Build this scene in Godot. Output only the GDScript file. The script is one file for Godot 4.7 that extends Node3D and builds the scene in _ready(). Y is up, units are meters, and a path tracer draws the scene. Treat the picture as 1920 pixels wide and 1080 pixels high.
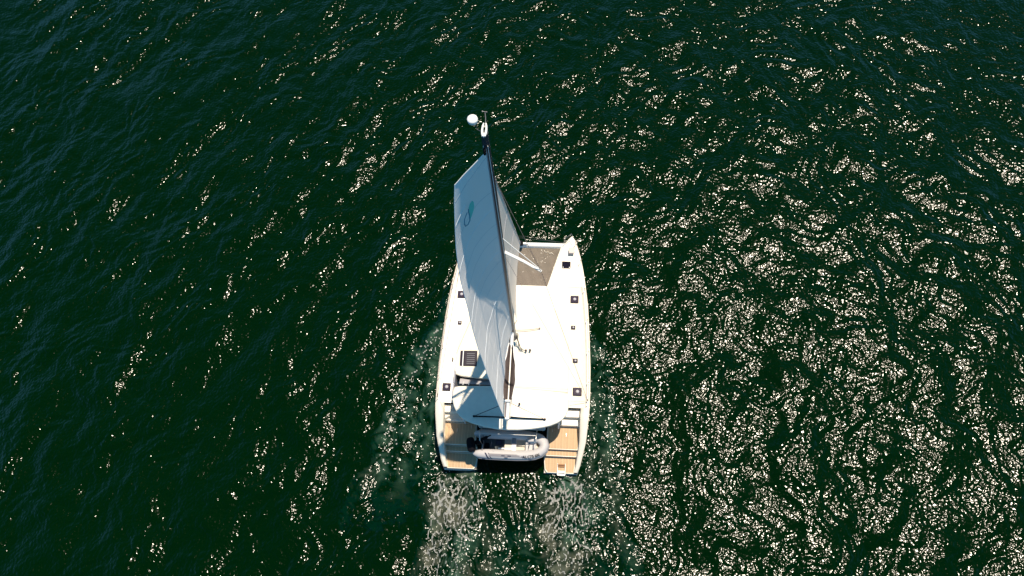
extends Node3D

# World: x to starboard, y up from the waterline, z aft; the catamaran's bow tips lie at z = -7.
const BOW := -7.0
var M := {}
var rng := RandomNumberGenerator.new()


func _ready() -> void:
	rng.seed = 7
	# ---- camera
	var cam := Camera3D.new()
	cam.name = "camera"
	cam.fov = 45.0
	cam.near = 0.5
	cam.far = 6000.0
	var fwd := Vector3(-0.068, -0.915, -0.398).normalized()
	var up := Vector3(-0.030, 0.400, -0.916)
	var right := fwd.cross(up).normalized()
	up = right.cross(fwd).normalized()
	cam.transform = Transform3D(Basis(right, up, -fwd), Vector3(2.186, 36.0, 17.90 + BOW))
	add_child(cam)
	cam.current = true
	# ---- sky, exposure
	var env := Environment.new()
	env.background_mode = Environment.BG_SKY
	var sky_m := ProceduralSkyMaterial.new()
	sky_m.sky_top_color = Color(0.018, 0.085, 0.19).linear_to_srgb()
	sky_m.sky_horizon_color = Color(0.20, 0.60, 1.05).linear_to_srgb()
	sky_m.sky_curve = 0.30
	sky_m.ground_bottom_color = Color(0.0, 0.012, 0.006).linear_to_srgb()
	sky_m.ground_horizon_color = Color(0.03, 0.06, 0.08).linear_to_srgb()
	sky_m.sky_energy_multiplier = 1.0
	var sky := Sky.new()
	sky.sky_material = sky_m
	env.sky = sky
	env.tonemap_mode = Environment.TONE_MAPPER_LINEAR
	env.tonemap_exposure = 1.25
	env.sdfgi_enabled = true
	env.ssao_enabled = true
	env.ssil_enabled = true
	var we := WorldEnvironment.new()
	we.name = "environment"
	we.environment = env
	add_child(we)
	# ---- sun, high and a little forward on the starboard bow
	var sun := DirectionalLight3D.new()
	sun.name = "sun"
	sun.light_energy = 1.55
	sun.light_color = Color(1.0, 0.945, 0.86)
	sun.light_angular_distance = 0.53
	sun.shadow_enabled = true
	var s := Vector3(0.162, 1.0, -0.255).normalized()
	add_child(sun)
	sun.transform = Transform3D(Basis.looking_at(-s, Vector3(0, 0, -1)), Vector3(0, 60, 0))
	make_materials()
	make_sea()
	make_catamaran()
	make_dinghy()


# ------------------------------------------------------------------ helpers

func lin(r: float, g: float, b: float) -> Color:
	return Color(r, g, b).linear_to_srgb()


func mat(called: String, c: Color, rough: float, metal := 0.0, spec := 0.5) -> StandardMaterial3D:
	var m := StandardMaterial3D.new()
	m.resource_name = called
	m.albedo_color = c
	m.roughness = rough
	m.metallic = metal
	m.metallic_specular = spec
	M[called] = m
	return m


func begin(group := 0) -> SurfaceTool:
	var st := SurfaceTool.new()
	st.begin(Mesh.PRIMITIVE_TRIANGLES)
	st.set_smooth_group(group)
	return st


func tri(st: SurfaceTool, a: Vector3, b: Vector3, c: Vector3) -> void:
	st.add_vertex(a)
	st.add_vertex(b)
	st.add_vertex(c)


func quad(st: SurfaceTool, a: Vector3, b: Vector3, c: Vector3, d: Vector3) -> void:
	tri(st, a, b, c)
	tri(st, a, c, d)


func obj(called: String, st: SurfaceTool, m: Material, parent: Node3D) -> MeshInstance3D:
	st.generate_normals()
	var o := MeshInstance3D.new()
	o.name = called
	o.mesh = st.commit()
	o.material_override = m
	parent.add_child(o, true)
	return o


# a box with chamfered edges; basis and centre in t
func box(st: SurfaceTool, t: Transform3D, size: Vector3, ch := 0.01) -> void:
	st.set_smooth_group(-1)
	var h := size / 2.0
	ch = minf(ch, minf(h.x, minf(h.y, h.z)) * 0.8)
	var p := {}
	for sx in [-1, 1]:
		for sy in [-1, 1]:
			for sz in [-1, 1]:
				var k := Vector3i(sx, sy, sz)
				p[[k, 0]] = t * Vector3(sx * h.x, sy * (h.y - ch), sz * (h.z - ch))
				p[[k, 1]] = t * Vector3(sx * (h.x - ch), sy * h.y, sz * (h.z - ch))
				p[[k, 2]] = t * Vector3(sx * (h.x - ch), sy * (h.y - ch), sz * h.z)
	for ax in 3:
		var b := (ax + 1) % 3
		var c := (ax + 2) % 3
		for s in [-1, 1]:
			var q := []
			for e in [[-1, -1], [1, -1], [1, 1], [-1, 1]]:
				var k := Vector3i()
				k[ax] = s
				k[b] = e[0]
				k[c] = e[1]
				q.append(p[[k, ax]])
			poly_out(st, q, t.origin)
		for s in [-1, 1]:
			for u in [-1, 1]:
				var k0 := Vector3i()
				k0[b] = s
				k0[c] = u
				var k1 := k0
				k0[ax] = -1
				k1[ax] = 1
				poly_out(st, [p[[k0, b]], p[[k1, b]], p[[k1, c]], p[[k0, c]]], t.origin)
	for sx in [-1, 1]:
		for sy in [-1, 1]:
			for sz in [-1, 1]:
				var k := Vector3i(sx, sy, sz)
				poly_out(st, [p[[k, 0]], p[[k, 1]], p[[k, 2]]], t.origin)
	st.set_smooth_group(0)


func poly_out(st: SurfaceTool, q: Array, centre: Vector3) -> void:
	var n: Vector3 = (q[1] - q[0]).cross(q[2] - q[0])
	var flip := n.dot((q[0] + q[2]) / 2.0 - centre) > 0.0   # front faces run clockwise
	for i in range(1, q.size() - 1):
		if flip:
			tri(st, q[0], q[i + 1], q[i])
		else:
			tri(st, q[0], q[i], q[i + 1])


func at(x: float, y: float, z: float, turn_y := 0.0) -> Transform3D:
	return Transform3D(Basis(Vector3.UP, turn_y), Vector3(x, y, z))


# rows of points joined with quads
func loft(st: SurfaceTool, rows: Array, closed := false, flip := false) -> void:
	for i in rows.size() - 1:
		var a: Array = rows[i]
		var b: Array = rows[i + 1]
		var n := a.size()
		for j in (n if closed else n - 1):
			var k := (j + 1) % n
			if flip:
				quad(st, a[j], b[j], b[k], a[k])
			else:
				quad(st, a[j], a[k], b[k], b[j])


func fan(st: SurfaceTool, ring: Array, flip := false) -> void:
	var c := Vector3()
	for q in ring:
		c += q
	c /= ring.size()
	for i in ring.size():
		var j := (i + 1) % ring.size()
		if flip:
			tri(st, c, ring[j], ring[i])
		else:
			tri(st, c, ring[i], ring[j])


# a round tube along points; r is one radius or one for each point; squash flattens it
func tube(st: SurfaceTool, pts: Array, r, sides := 8, caps := true, squash := 1.0) -> void:
	var rows := []
	var side := Vector3()
	for i in pts.size():
		var d: Vector3 = (pts[mini(i + 1, pts.size() - 1)] - pts[maxi(i - 1, 0)]).normalized()
		if side == Vector3():
			side = d.cross(Vector3.UP if absf(d.y) < 0.9 else Vector3(0, 0, 1)).normalized()
		else:
			side = (side - d * side.dot(d)).normalized()
		var v := d.cross(side)
		var rad: float = r[i] if r is Array else r
		var ring := []
		for k in sides:
			var a := TAU * k / sides
			ring.append(pts[i] + side * cos(a) * rad + v * sin(a) * rad * squash)
		rows.append(ring)
	loft(st, rows, true, true)
	if caps:
		st.set_smooth_group(1)
		fan(st, rows[0])
		fan(st, rows[-1], true)
		st.set_smooth_group(0)


# a flat slab: outline in x/z, rounded top edge, top height from a callable
func slab(st: SurfaceTool, outline: PackedVector2Array, top: Callable, thick: float, edge := 0.03) -> void:
	var n := outline.size()
	var area := 0.0
	for i in n:
		area += outline[i].cross(outline[(i + 1) % n])
	var sgn := 1.0 if area > 0.0 else -1.0
	var nor := []
	for i in n:
		var a := (outline[i] - outline[(i - 1 + n) % n]).normalized()
		var b := (outline[(i + 1) % n] - outline[i]).normalized()
		var m := Vector2((a + b).y, -(a + b).x)
		m = m.normalized() * sgn
		var cosh := maxf(0.4, m.dot(Vector2(b.y, -b.x) * sgn))
		nor.append(m / cosh)
	var rings := []
	for k in 5:
		var an := k / 4.0 * PI / 2
		var ring := []
		for i in n:
			var q: Vector2 = outline[i] - nor[i] * edge * (1.0 - cos(an))
			ring.append(Vector3(q.x, top.call(q.x, q.y) - edge * (1.0 - sin(an)), q.y))
		rings.append(ring)
	var low := []
	for i in n:
		var q := outline[i]
		low.append(Vector3(q.x, top.call(q.x, q.y) - thick, q.y))
	rings.push_front(low)
	loft(st, rings, true, area < 0.0)
	var inner := PackedVector2Array()
	for q in rings[-1]:
		inner.append(Vector2(q.x, q.z))
	var idx := Geometry2D.triangulate_polygon(inner)
	for i in range(0, idx.size(), 3):
		st.set_smooth_group(0)
		var a: Vector3 = rings[-1][idx[i]]
		var b: Vector3 = rings[-1][idx[i + 1]]
		var c: Vector3 = rings[-1][idx[i + 2]]
		if (b - a).cross(c - a).y > 0.0:
			tri(st, a, c, b)
		else:
			tri(st, a, b, c)
	st.set_smooth_group(2)
	idx = Geometry2D.triangulate_polygon(outline)
	for i in range(0, idx.size(), 3):
		var a: Vector3 = low[idx[i]]
		var b: Vector3 = low[idx[i + 1]]
		var c: Vector3 = low[idx[i + 2]]
		if (b - a).cross(c - a).y < 0.0:
			tri(st, a, c, b)
		else:
			tri(st, a, b, c)
	st.set_smooth_group(0)


func mirrored(pts: PackedVector2Array, s: float) -> PackedVector2Array:
	var r := PackedVector2Array()
	for q in pts:
		r.append(Vector2(q.x * s, q.y))
	return r


func ball(st: SurfaceTool, c: Vector3, r: Vector3, rings := 10, sides := 14) -> void:
	var rows := []
	for i in rings + 1:
		var a := PI * i / rings
		var ring := []
		for k in sides:
			var b := TAU * k / sides
			ring.append(c + Vector3(r.x * sin(a) * cos(b), r.y * cos(a), r.z * sin(a) * sin(b)))
		rows.append(ring)
	loft(st, rows, true, true)


func table(x: float, t: Array) -> float:
	if x <= t[0][0]:
		return t[0][1]
	for i in t.size() - 1:
		if x <= t[i + 1][0]:
			return lerpf(t[i][1], t[i + 1][1], (x - t[i][0]) / (t[i + 1][0] - t[i][0]))
	return t[-1][1]


func thing(called: String, label: String, category: String, where: Vector3) -> Node3D:
	var o := Node3D.new()
	o.name = called
	add_child(o, true)
	o.position = where
	o.set_meta("label", label)
	o.set_meta("category", category)
	return o


func part(called: String, parent: Node3D) -> Node3D:
	var o := Node3D.new()
	o.name = called
	parent.add_child(o, true)
	return o


# ------------------------------------------------------------------ materials

func make_materials() -> void:
	mat("gelcoat", lin(0.82, 0.755, 0.64), 0.4)
	mat("hull_white", lin(0.78, 0.78, 0.76), 0.25)
	mat("nonskid", lin(0.82, 0.75, 0.62), 0.7)
	var nz := FastNoiseLite.new()
	nz.seed = 4
	nz.frequency = 0.02
	var nt := NoiseTexture2D.new()
	nt.width = 256
	nt.height = 256
	nt.seamless = true
	nt.noise = nz
	var gr := Gradient.new()
	gr.set_color(0, Color(0.965, 0.962, 0.955))
	gr.set_color(1, Color(1, 1, 1))
	nt.color_ramp = gr
	for k in ["gelcoat", "nonskid"]:
		M[k].albedo_texture = nt
		M[k].uv1_triplanar = true
		M[k].uv1_scale = Vector3.ONE * 0.6
	mat("sailcloth", lin(0.90, 0.84, 0.78), 0.75)
	M.sailcloth.backlight_enabled = true
	M.sailcloth.backlight = Color(0.12, 0.12, 0.12)
	mat("seam_grey", lin(0.68, 0.66, 0.64), 0.8)
	mat("jib_cloth", lin(0.90, 0.77, 0.64), 0.75)
	M.jib_cloth.backlight_enabled = true
	M.jib_cloth.backlight = Color(0.35, 0.33, 0.30)
	mat("batten", lin(0.84, 0.84, 0.82), 0.6)
	mat("teal", lin(0.15, 0.66, 0.55), 0.7)
	mat("teal_dark", lin(0.06, 0.28, 0.36), 0.7)
	mat("mast_dark", lin(0.035, 0.04, 0.05), 0.4)
	mat("white_paint", lin(0.8, 0.79, 0.76), 0.4)
	mat("steel", lin(0.55, 0.54, 0.52), 0.3, 0.9)
	mat("rope_red", lin(0.34, 0.22, 0.18), 0.8)
	mat("rope_dark", lin(0.03, 0.035, 0.035), 0.8)
	mat("wire", lin(0.30, 0.27, 0.25), 0.4, 0.6)
	mat("black", lin(0.006, 0.006, 0.008), 0.7, 0.0, 0.2)
	mat("hatch_brown", lin(0.05, 0.042, 0.05), 0.5, 0.0, 0.2)
	mat("hatch_glass", lin(0.012, 0.009, 0.016), 0.06)
	mat("hatch_smoke", lin(0.045, 0.032, 0.05), 0.08)
	mat("hatch_frame", lin(0.03, 0.022, 0.034), 0.6, 0.0, 0.2)
	mat("vent_grey", lin(0.42, 0.40, 0.42), 0.5)
	mat("bag_taupe", lin(0.10, 0.075, 0.07), 0.9)
	mat("seat_grey", lin(0.25, 0.25, 0.26), 0.8)
	mat("hypalon", lin(0.49, 0.465, 0.46), 0.6)
	mat("hypalon_grey", lin(0.24, 0.225, 0.235), 0.7)
	mat("rib_navy", lin(0.02, 0.025, 0.06), 0.7)
	mat("rib_cream", lin(0.62, 0.56, 0.46), 0.6)
	mat("rib_floor", lin(0.06, 0.075, 0.085), 0.7)
	mat("cushion_blue", lin(0.05, 0.08, 0.12), 0.9)
	mat("net_cord", lin(0.40, 0.325, 0.26), 0.9)
	mat("net_dark", lin(0.19, 0.165, 0.14), 0.9)
	mat("locker_pink", lin(0.60, 0.50, 0.46), 0.6)
	# teak: planks of 7 cm along the boat with dark caulking
	var im := Image.create(256, 256, false, Image.FORMAT_RGB8)
	var g := FastNoiseLite.new()
	g.seed = 11
	g.frequency = 0.05
	for i in 256:
		var plank := i / 64
		var tone: float = [1.0, 0.9, 1.06, 0.95][plank]
		for j in 256:
			var v := tone * (1.0 + 0.12 * g.get_noise_2d(i * 3.0, j * 0.25))
			var c := Color(0.55 * v, 0.38 * v, 0.225 * v)
			if i % 64 < 6:
				c = Color(0.24, 0.15, 0.09)
			im.set_pixel(i, j, c.linear_to_srgb())
	mat("teak", Color.WHITE, 0.8)
	M.teak.albedo_texture = ImageTexture.create_from_image(im)
	M.teak.uv1_triplanar = true
	M.teak.uv1_scale = Vector3(1.0 / 0.30, 1.0 / 0.30, 1.0 / 1.2)
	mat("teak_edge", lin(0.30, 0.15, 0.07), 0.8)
	# sea water
	var w := mat("sea_water", Color.WHITE, 0.14, 0.0, 0.27)
	w.vertex_color_use_as_albedo = true
	var wn := FastNoiseLite.new()
	wn.seed = 21
	wn.noise_type = FastNoiseLite.TYPE_SIMPLEX_SMOOTH
	wn.frequency = 0.022
	wn.fractal_octaves = 2
	wn.fractal_gain = 0.35
	var wt := NoiseTexture2D.new()
	wt.width = 1024
	wt.height = 1024
	wt.seamless = true
	wt.as_normal_map = true
	wt.bump_strength = 5.0
	wt.noise = wn
	w.normal_enabled = true
	w.normal_texture = wt
	w.normal_scale = 1.0
	var f := mat("foam", Color.WHITE, 0.8)
	f.vertex_color_use_as_albedo = true


# ------------------------------------------------------------------ sea

func smooth(a: float, b: float, x: float) -> float:
	var t := clampf((x - a) / (b - a), 0.0, 1.0)
	return t * t * (3.0 - 2.0 * t)


# how churned the water is at x, z (z from the bow): 0 calm, 1 white
func churn(x: float, z: float) -> float:
	var a := 0.0
	var zs := z - 12.7
	if zs > -0.6:
		for s: float in [-1.0, 1.0]:
			var xc: float = s * (2.75 + 0.012 * zs)
			var w := 1.25 + 0.06 * maxf(zs, 0.0)
			var e := 1.0 - smooth(w * 0.55, w * 1.15, absf(x - xc))
			a = maxf(a, e * smooth(-0.6, 0.3, zs) * (0.35 + 0.65 * exp(-maxf(zs, 0.0) / 9.0)))
	if zs > 1.0:
		a = maxf(a, 0.24 * (1.0 - smooth(1.6, 3.0, absf(x))) * smooth(1.6, 4.0, zs))
	if x < -3.0 and z > 1.6:
		var out := 0.32 + 0.30 * (z - 1.6)
		var d := -x - (3.15 + 0.45 * smooth(1.6, 6.0, z))
		if d < out + 0.6:
			var edge := exp(-pow((d - out) / (0.18 + 0.035 * z), 2.0))
			var body := (1.0 - smooth(out * 0.7, out, d)) * 0.55
			a = maxf(a, maxf(edge * 0.6, body * 0.8) * smooth(1.6, 3.0, z) * (1.0 - smooth(9.0, 16.0, z)))
	if x > 3.0 and z > 2.2:
		var out2 := 0.2 + 0.14 * (z - 2.2)
		var d2 := x - (3.15 + 0.45 * smooth(1.6, 6.0, z))
		if d2 < out2 + 0.4:
			a = maxf(a, (0.55 * exp(-pow((d2 - out2) / 0.25, 2.0)) + 0.3 * (1.0 - smooth(out2 * 0.5, out2, d2))) * smooth(2.2, 5.0, z) * (1.0 - smooth(11.0, 20.0, z)))
	return a


func axis(marks: Array) -> PackedFloat32Array:
	# marks: [from, to, step] in order
	var r := PackedFloat32Array()
	for m in marks:
		var n := int(round((m[1] - m[0]) / m[2]))
		for i in n:
			r.append(m[0] + (m[1] - m[0]) * i / n)
	r.append(marks[-1][1])
	return r


func make_sea() -> void:
	var xs := axis([[-3000.0, -400.0, 650.0], [-400.0, -60.0, 34.0], [-60.0, -40.0, 1.0], [-40.0, -8.0, 0.095], [-8.0, -4.8, 0.065], [-4.8, 4.8, 0.04], [4.8, 8.0, 0.065], [8.0, 40.0, 0.095], [40.0, 60.0, 1.0], [60.0, 400.0, 34.0], [400.0, 3000.0, 650.0]])
	var zs := axis([[-3000.0, -400.0, 650.0], [-400.0, -60.0, 34.0], [-60.0, -32.0, 1.0], [-32.0, -6.0, 0.095], [-6.0, 4.6, 0.07], [4.6, 12.6, 0.042], [12.6, 16.0, 0.17], [16.0, 40.0, 1.0], [40.0, 400.0, 36.0], [400.0, 3000.0, 650.0]])
	var nx := xs.size()
	var nz := zs.size()
	var n1 := FastNoiseLite.new()
	n1.seed = 3
	n1.noise_type = FastNoiseLite.TYPE_SIMPLEX_SMOOTH
	n1.frequency = 0.33
	n1.fractal_octaves = 2
	n1.fractal_gain = 0.42
	n1.fractal_lacunarity = 2.1
	var n2 := FastNoiseLite.new()
	n2.seed = 8
	n2.noise_type = FastNoiseLite.TYPE_SIMPLEX_SMOOTH
	n2.frequency = 1.7
	n2.fractal_octaves = 3
	var n3 := FastNoiseLite.new()
	n3.seed = 51
	n3.noise_type = FastNoiseLite.TYPE_SIMPLEX_SMOOTH
	n3.frequency = 0.95
	n3.fractal_octaves = 2
	n3.fractal_gain = 0.4
	var patch := FastNoiseLite.new()
	patch.seed = 15
	patch.frequency = 0.07
	patch.fractal_octaves = 3
	var lace := FastNoiseLite.new()
	lace.seed = 33
	lace.noise_type = FastNoiseLite.TYPE_SIMPLEX_SMOOTH
	lace.frequency = 2.0
	lace.fractal_octaves = 4
	lace.fractal_type = FastNoiseLite.FRACTAL_RIDGED
	var ca := cos(0.45)
	var sa := sin(0.45)
	var h := PackedFloat32Array()
	h.resize(nx * nz)
	var ch := PackedFloat32Array()
	ch.resize(nx * nz)
	for j in nz:
		var z := zs[j]
		for i in nx:
			var x := xs[i]
			var k := j * nx + i
			var swell := 1.9 * sin((0.66 * x + 0.75 * z) * 0.040) * (1.0 - smooth(45.0, 420.0, maxf(absf(x), absf(z)))) - 0.22
			var near := (1.0 - smooth(37.0, 44.0, absf(x))) * (1.0 - smooth(30.0, 38.0, -z)) * (1.0 - smooth(15.5, 20.0, z))
			if near <= 0.0:
				h[k] = swell
				continue
			var u := x * ca + z * sa
			var v := -x * sa + z * ca
			var amp := (1.0 + 0.35 * patch.get_noise_2d(x, z)) * (1.03 + 0.002 * (x + z))
			var zb := z - BOW
			var calm := 1.0 - 0.93 * (1.0 - smooth(1.3, 2.1, absf(x))) * smooth(6.0, 9.0, zb) * (1.0 - smooth(13.3, 14.6, zb))
			var y := 0.055 * sin(u * 0.55 + 0.10 * v) + 0.03 * sin(u * 1.25 - 0.5 * v + 1.0)
			y += calm * amp * (0.155 * n1.get_noise_2d(u * 1.2, v * 0.7) + 0.05 * n3.get_noise_2d(u * 1.1 + 3.0 * n1.get_noise_2d(v * 0.5, u * 0.5), v * 0.75))
			y += calm * amp * (0.019 - 0.0004 * minf(x, 0.0)) * n2.get_noise_2d(u, v * 0.8)
			var c := 0.0
			if absf(x) < 10.0 and z > -6.0:
				c = churn(x + 0.55 * n1.get_noise_2d(x * 0.9, z * 0.9 + 200.0) + 0.16 * n2.get_noise_2d(x, z), zb + 0.8 * n1.get_noise_2d(x * 0.9 + 90.0, z * 0.9))
				if c > 0.01:
					y += c * (0.11 * n2.get_noise_2d(x * 1.2 + 40.0, z * 0.8) + 0.07 * n1.get_noise_2d(x * 2.2, z * 1.6 + 70.0) + 0.05)
			h[k] = swell + y * near
			ch[k] = c
	var verts := PackedVector3Array()
	var norms := PackedVector3Array()
	var cols := PackedColorArray()
	var uvs := PackedVector2Array()
	var tans := PackedFloat32Array()
	verts.resize(nx * nz)
	norms.resize(nx * nz)
	cols.resize(nx * nz)
	uvs.resize(nx * nz)
	var deep := Color(0.0001, 0.0106, 0.0034)
	var milky := Color(0.085, 0.083, 0.060)
	var green_froth := Color(0.035, 0.085, 0.055)
	for j in nz:
		var j0 := maxi(j - 1, 0)
		var j1 := mini(j + 1, nz - 1)
		for i in nx:
			var i0 := maxi(i - 1, 0)
			var i1 := mini(i + 1, nx - 1)
			var k := j * nx + i
			verts[k] = Vector3(xs[i], h[k], zs[j])
			var dx := (h[j * nx + i1] - h[j * nx + i0]) / (xs[i1] - xs[i0])
			var dz := (h[j1 * nx + i] - h[j0 * nx + i]) / (zs[j1] - zs[j0])
			norms[k] = Vector3(-dx, 1.0, -dz).normalized()
			uvs[k] = Vector2(xs[i], zs[j]) / 5.3
			var c := ch[k]
			if c > 0.01:
				var t := clampf(c * (0.50 + 0.9 * n1.get_noise_2d(xs[i] * 1.6 + 9.0, zs[j] * 0.9) + 0.9 * n3.get_noise_2d(xs[i] * 1.3, zs[j] * 0.9) + 1.2 * n2.get_noise_2d(xs[i] * 1.3 + 3.0 * n1.get_noise_2d(zs[j], xs[i]), zs[j] * 0.8 + 5.0)), 0.0, 1.0)
				var grey := smooth(-0.35, 0.45, n1.get_noise_2d(xs[i] * 1.1 + 400.0, zs[j] * 0.8)) * smooth(10.5, 13.0, zs[j] - BOW) * 0.75 + 0.12
				cols[k] = deep.lerp(green_froth.lerp(milky, grey), t)
			else:
				cols[k] = deep * (1.0 + 0.04 * patch.get_noise_2d(xs[i] * 1.3, zs[j] * 1.3 + 50.0))
	var idx := PackedInt32Array()
	idx.resize((nx - 1) * (nz - 1) * 6)
	var o := 0
	for j in nz - 1:
		for i in nx - 1:
			var a := j * nx + i
			idx[o] = a
			idx[o + 1] = a + 1
			idx[o + 2] = a + nx + 1
			idx[o + 3] = a
			idx[o + 4] = a + nx + 1
			idx[o + 5] = a + nx
			o += 6
	var arr := []
	arr.resize(Mesh.ARRAY_MAX)
	arr[Mesh.ARRAY_VERTEX] = verts
	arr[Mesh.ARRAY_NORMAL] = norms
	arr[Mesh.ARRAY_COLOR] = cols
	arr[Mesh.ARRAY_TEX_UV] = uvs
	arr[Mesh.ARRAY_INDEX] = idx
	var mesh := ArrayMesh.new()
	mesh.add_surface_from_arrays(Mesh.PRIMITIVE_TRIANGLES, arr)
	var sea := MeshInstance3D.new()
	sea.name = "sea"
	sea.mesh = mesh
	sea.material_override = M.sea_water
	sea.set_meta("kind", "structure")
	sea.set_meta("label", "dark green choppy sea covered in white sun glints")
	sea.set_meta("category", "sea")
	add_child(sea)
	# foam: lacy patches of froth lying on the churned water
	var st := SurfaceTool.new()
	st.begin(Mesh.PRIMITIVE_TRIANGLES)
	for j in nz - 1:
		if zs[j] < -6.0 or zs[j] > 12.5:
			continue
		for i in nx - 1:
			if absf(xs[i]) > 9.0:
				continue
			var k := j * nx + i
			var c := ch[k]
			if c < 0.12:
				continue
			var l := lace.get_noise_2d(xs[i] * 1.3, zs[j] * 0.75)
			if l < (1.08 if zs[j] - BOW > 12.0 else 1.12) - 0.60 * c - 0.25 * n1.get_noise_2d(xs[i] * 0.8 + 30.0, zs[j] * 0.6):
				continue
			var v := 0.20 + 0.28 * clampf((l - 0.5) * 1.2, 0.0, 1.0)
			st.set_color(Color(v, v * 1.0, v * 0.92))
			var up := Vector3(0, 0.012, 0)
			for q in [k, k + 1, k + nx + 1, k, k + nx + 1, k + nx]:
				st.set_normal(norms[q])
				st.add_vertex(verts[q] + up)
	var foam := MeshInstance3D.new()
	foam.name = "wake_foam"
	foam.mesh = st.commit()
	foam.material_override = M.foam
	foam.set_meta("kind", "stuff")
	foam.set_meta("label", "grey white foam trailing along the hulls and behind both sterns")
	foam.set_meta("category", "foam")
	add_child(foam)


# ------------------------------------------------------------------ catamaran

const OUT := [[0.0, 2.80], [0.12, 2.90], [0.33, 3.02], [0.9, 3.21], [1.7, 3.39], [2.4, 3.51], [3.3, 3.63], [4.0, 3.72], [4.8, 3.77], [6.0, 3.83], [7.4, 3.88], [8.6, 3.88], [9.45, 3.86], [10.0, 3.82], [11.07, 3.72], [12.1, 3.48], [12.5, 3.32]]
const INN := [[0.0, 2.74], [0.12, 2.62], [0.35, 2.46], [0.65, 2.20], [2.6, 1.63], [2.95, 1.53]]
const RAIL := [[0.0, 2.15], [4.0, 1.98], [9.45, 1.95], [10.0, 1.86], [10.8, 1.55], [11.6, 1.08], [12.2, 0.74], [12.5, 0.55]]
const WLN := [[0.0, 0.02], [0.6, 0.10], [2.0, 0.34], [4.0, 0.52], [6.0, 0.64], [10.0, 0.70], [12.5, 0.64]]


func deck_y(z: float) -> float:
	return table(z, [[0.0, 2.12], [4.0, 1.95], [9.5, 1.92]])


func roof_y(x: float, z: float) -> float:
	return table(z, [[4.3, 2.72], [5.2, 2.86], [6.5, 3.02], [8.7, 3.22], [9.2, 3.26]]) - 0.028 * x * x * (0.7 if absf(x) < 2.5 else 0.8)


# moves an outline point down along the line from the drone that surveyed it
func lowered(q: Vector2, from_y: float, to_y: float) -> Vector2:
	var c := Vector2(2.186, 17.9)
	return c + (q - c) * (36.0 - to_y) / (36.0 - from_y)


func top_y(x: float, z: float) -> float:
	return 3.42 - 0.022 * x * x - 0.05 * maxf(0.0, z - 10.0)


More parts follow.
